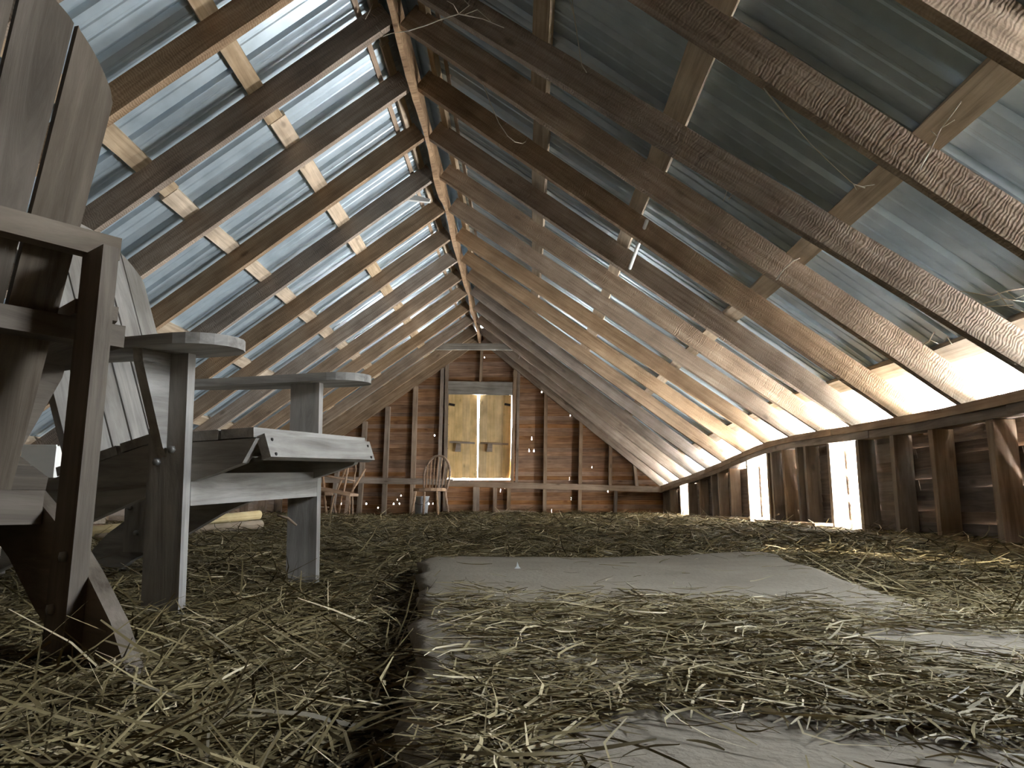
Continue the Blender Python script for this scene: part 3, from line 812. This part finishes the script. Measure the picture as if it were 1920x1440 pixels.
def stalks(N, x, y, z, rlo, rhi, wlo, whi, tilt, scale=None):
    """curved flat ribbons of straw"""
    L = rng.uniform(rlo, rhi, N) ** 1.0; wd = rng.uniform(wlo, whi, N)
    if scale is not None: wd = wd * scale; L = L * (1 + .15 * (scale - 1))
    az = rng.uniform(0, 2 * math.pi, N) ; el = rng.normal(0, tilt, N)
    bend = rng.normal(0, .9, N); bend2 = rng.normal(0, .35, N)
    roll = rng.uniform(-.9, .9, N)
    K = 5
    tt = np.linspace(-.5, .5, K)
    P = np.zeros((N, K, 3))
    for k, t in enumerate(tt):
        a = az + bend * t; s = L * t
        P[:, k, 0] = x + np.cos(a) * s; P[:, k, 1] = y + np.sin(a) * s
        P[:, k, 2] = z + np.sin(el) * s + bend2 * L * (t * t - .08) * .5
    side = np.stack([-np.sin(az) * np.cos(roll), np.cos(az) * np.cos(roll), np.sin(roll)], 1)
    taper = np.array([.45, 1, 1, .9, .4])
    A = P + side[:, None, :] * (wd[:, None] * taper[None])[:, :, None] * .5
    B_ = P - side[:, None, :] * (wd[:, None] * taper[None])[:, :, None] * .5
    V = np.concatenate([A, B_], 1)        # N, 2K, 3
    base = (np.arange(N) * 2 * K)[:, None]
    fq = np.array([[k, k + 1, K + k + 1, K + k] for k in range(K - 1)])
    Fq = (base[:, :, None] + fq[None]).reshape(-1, 4)
    return V.reshape(-1, 3), Fq, np.repeat(rng.uniform(0, 1, N), 2 * K)

def scatter(N, r0, r1, spread):
    r = np.exp(rng.uniform(math.log(r0), math.log(r1), N)); a = rng.uniform(-spread, spread, N)
    x = r * np.sin(a); y = r * np.cos(a)
    k = (x > -3.55) & (x < 2.12) & (y < GY - .06)
    return x[k], y[k], r[k]

def on_rug(x, y):
    xl = np.interp(y, [p[0] for p in Lp], [p[1] for p in Lp]); xr = np.interp(y, [p[0] for p in Rp], [p[1] for p in Rp])
    return (x > xl) & (x < xr) & (y < Yfar)

def pix(x, y, z):
    d = np.stack([x, y, z - CZ], 1); zc = d @ fw; return 960 + F * (d @ rt) / zc, 720 - F * (d @ upv) / zc

parts_v = []; parts_f = []; parts_c = []
def push(v, f, c):
    off = sum(len(q) for q in parts_v); parts_v.append(v); parts_f.append(f + off); parts_c.append(c)
x, y, r_ = scatter(140000, .38, 11.2, 1.02)
k = ~on_rug(x - .01, y) & ~on_rug(x + .035, y) | ((y > Yfar + .02) & ~on_rug(x, y)) | ((rng.uniform(0, 1, len(x)) < .35) & ~on_rug(x, y))
# thin over the swept strip along the right wall
k &= ~((x > 1.7) & (y > 2.7) & (y < 7.6) & (rng.uniform(0, 1, len(x)) > .18))
x, y, r_ = x[k], y[k], r_[k]
z = hay_h(x, y) + np.abs(rng.normal(0, .010, len(x)))
v, f, c = stalks(len(x), x, y, z, .035, .16, .0012, .0030, .16, 1 + .25 * r_)
push(v, f, c)
# long and upright ones
x, y, r_ = scatter(7000, .5, 11, 1.0); k = ~on_rug(x, y); x, y, r_ = x[k], y[k], r_[k]
v, f, c = stalks(len(x), x, y, hay_h(x, y) + .02, .08, .26, .0018, .0042, .38, 1 + .15 * r_); push(v, f, c)
x, y, r_ = scatter(1300, .42, 2.6, 1.0); k = ~on_rug(x - .06, y); x, y, r_ = x[k], y[k], r_[k]
v, f, c = stalks(len(x), x, y, hay_h(x, y) + .012, .10, .26, .002, .0042, .08); push(v, f, c * .85)
# straw on the carpet, lying in drifts that follow the photograph's clear patches
x, y, r_ = scatter(85000, .38, 3.4, 1.0); k = on_rug(x, y); x, y = x[k], y[k]
zr = np.array([rug_z(a, b) for a, b in zip(x, y)])
dens = np.full(len(x), 1.0)
def patch(cx, cy, rx, ry, amt):
    """a swept patch of carpet (metres)"""
    global dens
    q = np.clip(1.6 - ((x - cx) / rx) ** 2 - ((y - cy) / ry) ** 2, 0, 1); dens *= 1 - q * amt
patch(.28, 1.88, .80, .62, .97)
patch(.13, .50, .13, .10, .96); patch(.30, .46, .2, .07, .85); patch(-.17, .95, .035, .6, .9); patch(.52, .90, .13, .06, .9)
dens *= np.clip((y - .30) / .25, .15, 1)
dens *= np.clip((x - np.interp(y, [p[0] for p in Lp], [p[1] for p in Lp]) - .012) / .07, .05, 1)
nzv = np.sin(x * 11 + 2 * np.sin(y * 7)) * np.sin(y * 9 + 1.5 * np.sin(x * 6)); dens *= np.clip(.62 + .45 * nzv, .1, 1)
k = rng.uniform(0, 1, len(x)) < dens * .95; x, y, zr = x[k], y[k], zr[k]
v, f, c = stalks(len(x), x, y, zr + .004 + np.abs(rng.normal(0, .006, len(x))), .02, .12, .0010, .0027, .10, None); push(v, f, c ** .75)
SV = np.concatenate(parts_v); SF = np.concatenate(parts_f); SC = np.concatenate(parts_c)

def fast_mesh(name, V, Fq, mats, C=None):
    me = bpy.data.meshes.new(name)
    me.vertices.add(len(V)); me.vertices.foreach_set('co', V.astype(np.float32).ravel())
    me.loops.add(Fq.size); me.loops.foreach_set('vertex_index', Fq.astype(np.int32).ravel())
    me.polygons.add(len(Fq)); me.polygons.foreach_set('loop_start', np.arange(0, Fq.size, 4, dtype=np.int32))
    me.polygons.foreach_set('loop_total', np.full(len(Fq), 4, dtype=np.int32))
    me.polygons.foreach_set('use_smooth', np.ones(len(Fq), dtype=bool))
    if C is not None:
        at = me.attributes.new('tint', 'FLOAT', 'POINT'); at.data.foreach_set('value', C.astype(np.float32))
    me.update(calc_edges=True)
    for m_ in mats: me.materials.append(m_)
    return me

ms, n, l, b = nodes_mat('dry hay stalks')
at = n.new('ShaderNodeAttribute'); at.attribute_name = 'tint'
r = n.new('ShaderNodeValToRGB'); e = r.color_ramp.elements
e[0].position = 0; e[0].color = (.085, .063, .028, 1); e[1].position = 1; e[1].color = (.68, .58, .38, 1)
for p, c_ in ((.35, (.145, .11, .048)), (.6, (.205, .16, .073)), (.8, (.275, .22, .105)), (.93, (.40, .325, .175))):
    q = e.new(p); q.color = (*c_, 1)
l.new(at.outputs['Fac'], r.inputs[0]); l.new(r.outputs[0], b.inputs['Base Color']); b.inputs['Roughness'].default_value = .6; b.inputs['Specular IOR Level'].default_value = .3
mb = plain('matted hay bed', (.17, .125, .058), (.06, .044, .02), rough=.95, scale=34, spec=.1, bump=1.0)
hay = empty('hay'); tag(hay, 'loose dry hay and straw strewn over the whole loft floor', 'hay', kind='stuff')
o = link('hay_bed', fast_mesh('hay_bed', hv, hf, [mb]), hay); o['kind'] = 'stuff'
o = link('hay_stalks', fast_mesh('hay_stalks', SV, SF, [ms], SC), hay); o['kind'] = 'stuff'

# ------------------------------------------------------------------ cobwebs and hanging twine
def web(pts, label, r=.0016, branches=()):
    P = []
    root = empty('cobweb_strand', Vector(atY(*pts[0]))); tag(root, label, 'cobweb', 'cobweb strands in the roof')
    Q = [Vector(atY(*p)) for p in pts]
    tube('thread', Q, [r * (.6 + .8 * random.random()) for _ in Q], MT['web'], root, 5)
    for br in branches:
        tube('thread', [Vector(atY(*p)) for p in br], r * .7, MT['web'], root, 5)
web([(718, 68, 3.2), (735, 62, 3.15), (765, 58, 3.1), (800, 47, 3.05), (830, 35, 3.0), (860, 26, 2.95), (905, 35, 2.9), (945, 52, 2.85)], 'long pale cobweb strand crossing the ridge at the top of the picture', .0022,
    [[(860, 26, 2.95), (850, 8, 2.9), (838, 2, 2.9)], [(870, 28, 2.95), (895, 18, 2.9), (920, 40, 2.85)], [(860, 26, 2.95), (880, 10, 2.9), (870, 0, 2.9)]])
web([(645, 100, 3.55), (662, 78, 3.5), (680, 45, 3.45), (693, 22, 3.4), (704, -6, 3.38)], 'cobweb threads draped on the dark rafter left of the ridge', .0018, [[(650, 92, 3.52), (661, 60, 3.5), (668, 40, 3.46)], [(700, 42, 3.45), (712, 58, 3.4), (722, 68, 3.38)]])
web([(905, 153, 3.3), (918, 190, 3.3), (935, 230, 3.3), (952, 255, 3.3), (966, 266, 3.3), (980, 269, 3.3), (986, 265, 3.3)], 'hooked cobweb thread hanging below the right rafters near the ridge', .002)
web([(1072, -4, 2.7), (1078, 40, 2.7), (1085, 85, 2.7), (1091, 122, 2.7), (1100, 136, 2.7)], 'straight cobweb thread hanging beside a purlin right of the ridge', .0018, [[(1068, 0, 2.7), (1076, 30, 2.7), (1082, 60, 2.7)]])
web([(1432, 165, 2.25), (1470, 212, 2.25), (1520, 270, 2.25), (1570, 318, 2.25), (1600, 345, 2.25), (1622, 352, 2.25)], 'long slanting cobweb strand across the dark roof sheets', .0018, [[(1600, 345, 2.25), (1606, 356, 2.25)], [(1615, 350, 2.25), (1640, 346, 2.25)]])
web([(1802, 190, 2.0), (1785, 215, 2.0), (1765, 240, 2.0), (1755, 260, 2.0), (1745, 280, 2.0), (1725, 318, 2.0)], 'crumpled cobweb strand on the purlin in the upper right corner', .002, [[(1765, 240, 2.0), (1790, 225, 2.0)], [(1757, 255, 2.0), (1745, 245, 2.0)]])
web([(1800, 546, 2.5), (1860, 555, 2.5), (1890, 545, 2.5), (1925, 540, 2.5)], 'tangled cobweb between the rafters at the right edge', .0022,
    [[(1840, 570, 2.5), (1880, 560, 2.5), (1925, 566, 2.5)], [(1870, 548, 2.5), (1890, 575, 2.5), (1920, 585, 2.5)], [(1850, 575, 2.5), (1900, 572, 2.5)], [(1885, 545, 2.5), (1905, 560, 2.5), (1925, 552, 2.5)]])
web([(1730, 648, 3.1), (1742, 640, 3.1), (1752, 622, 3.1)], 'frayed cobweb tuft on the lowest right purlin', .002, [[(1728, 645, 3.1), (1745, 638, 3.1), (1760, 645, 3.1)], [(1770, 640, 3.1), (1776, 632, 3.1), (1785, 646, 3.1)]])
web([(1360, 340, 3.3), (1372, 348, 3.3), (1390, 352, 3.3), (1378, 356, 3.3), (1366, 374, 3.3)], 'frayed straw tuft caught on the edge of a right rafter', .0022, [[(1368, 342, 3.3), (1362, 362, 3.3), (1356, 378, 3.3)]])
web([(1455, 525, 3.3), (1470, 505, 3.3), (1486, 490, 3.3), (1500, 484, 3.3)], 'pale twine hooked over the right rafter below a purlin', .0025)
web([(978, 646, 9.68), (976, 662, 9.68), (973, 673, 9.68)], 'twine ends dangling from the collar tie', .004, [[(980, 646, 9.68), (980, 664, 9.68), (985, 674, 9.68)], [(979, 650, 9.68), (983, 662, 9.68), (982, 670, 9.68)]])

# small things on the floor
st = tag(tube('twig', [Vector(atY(*p, 1.9)) for p in ((520, 966), (540, 972), (556, 985))], [.003, .004, .003], MT['plank'], None, 6), 'short pale twig hanging under the grey garden chair', 'twig')
sc = Vector(atZ(970, 1066, .075))
tag(prism('paper_scrap', [(-.007, 0), (.008, 0), (.004, .005), (.0, .016), (-.002, .005)], .004, Matrix.Translation(sc), MT['white']), 'tiny white scrap standing on the far end of the carpet', 'scrap')
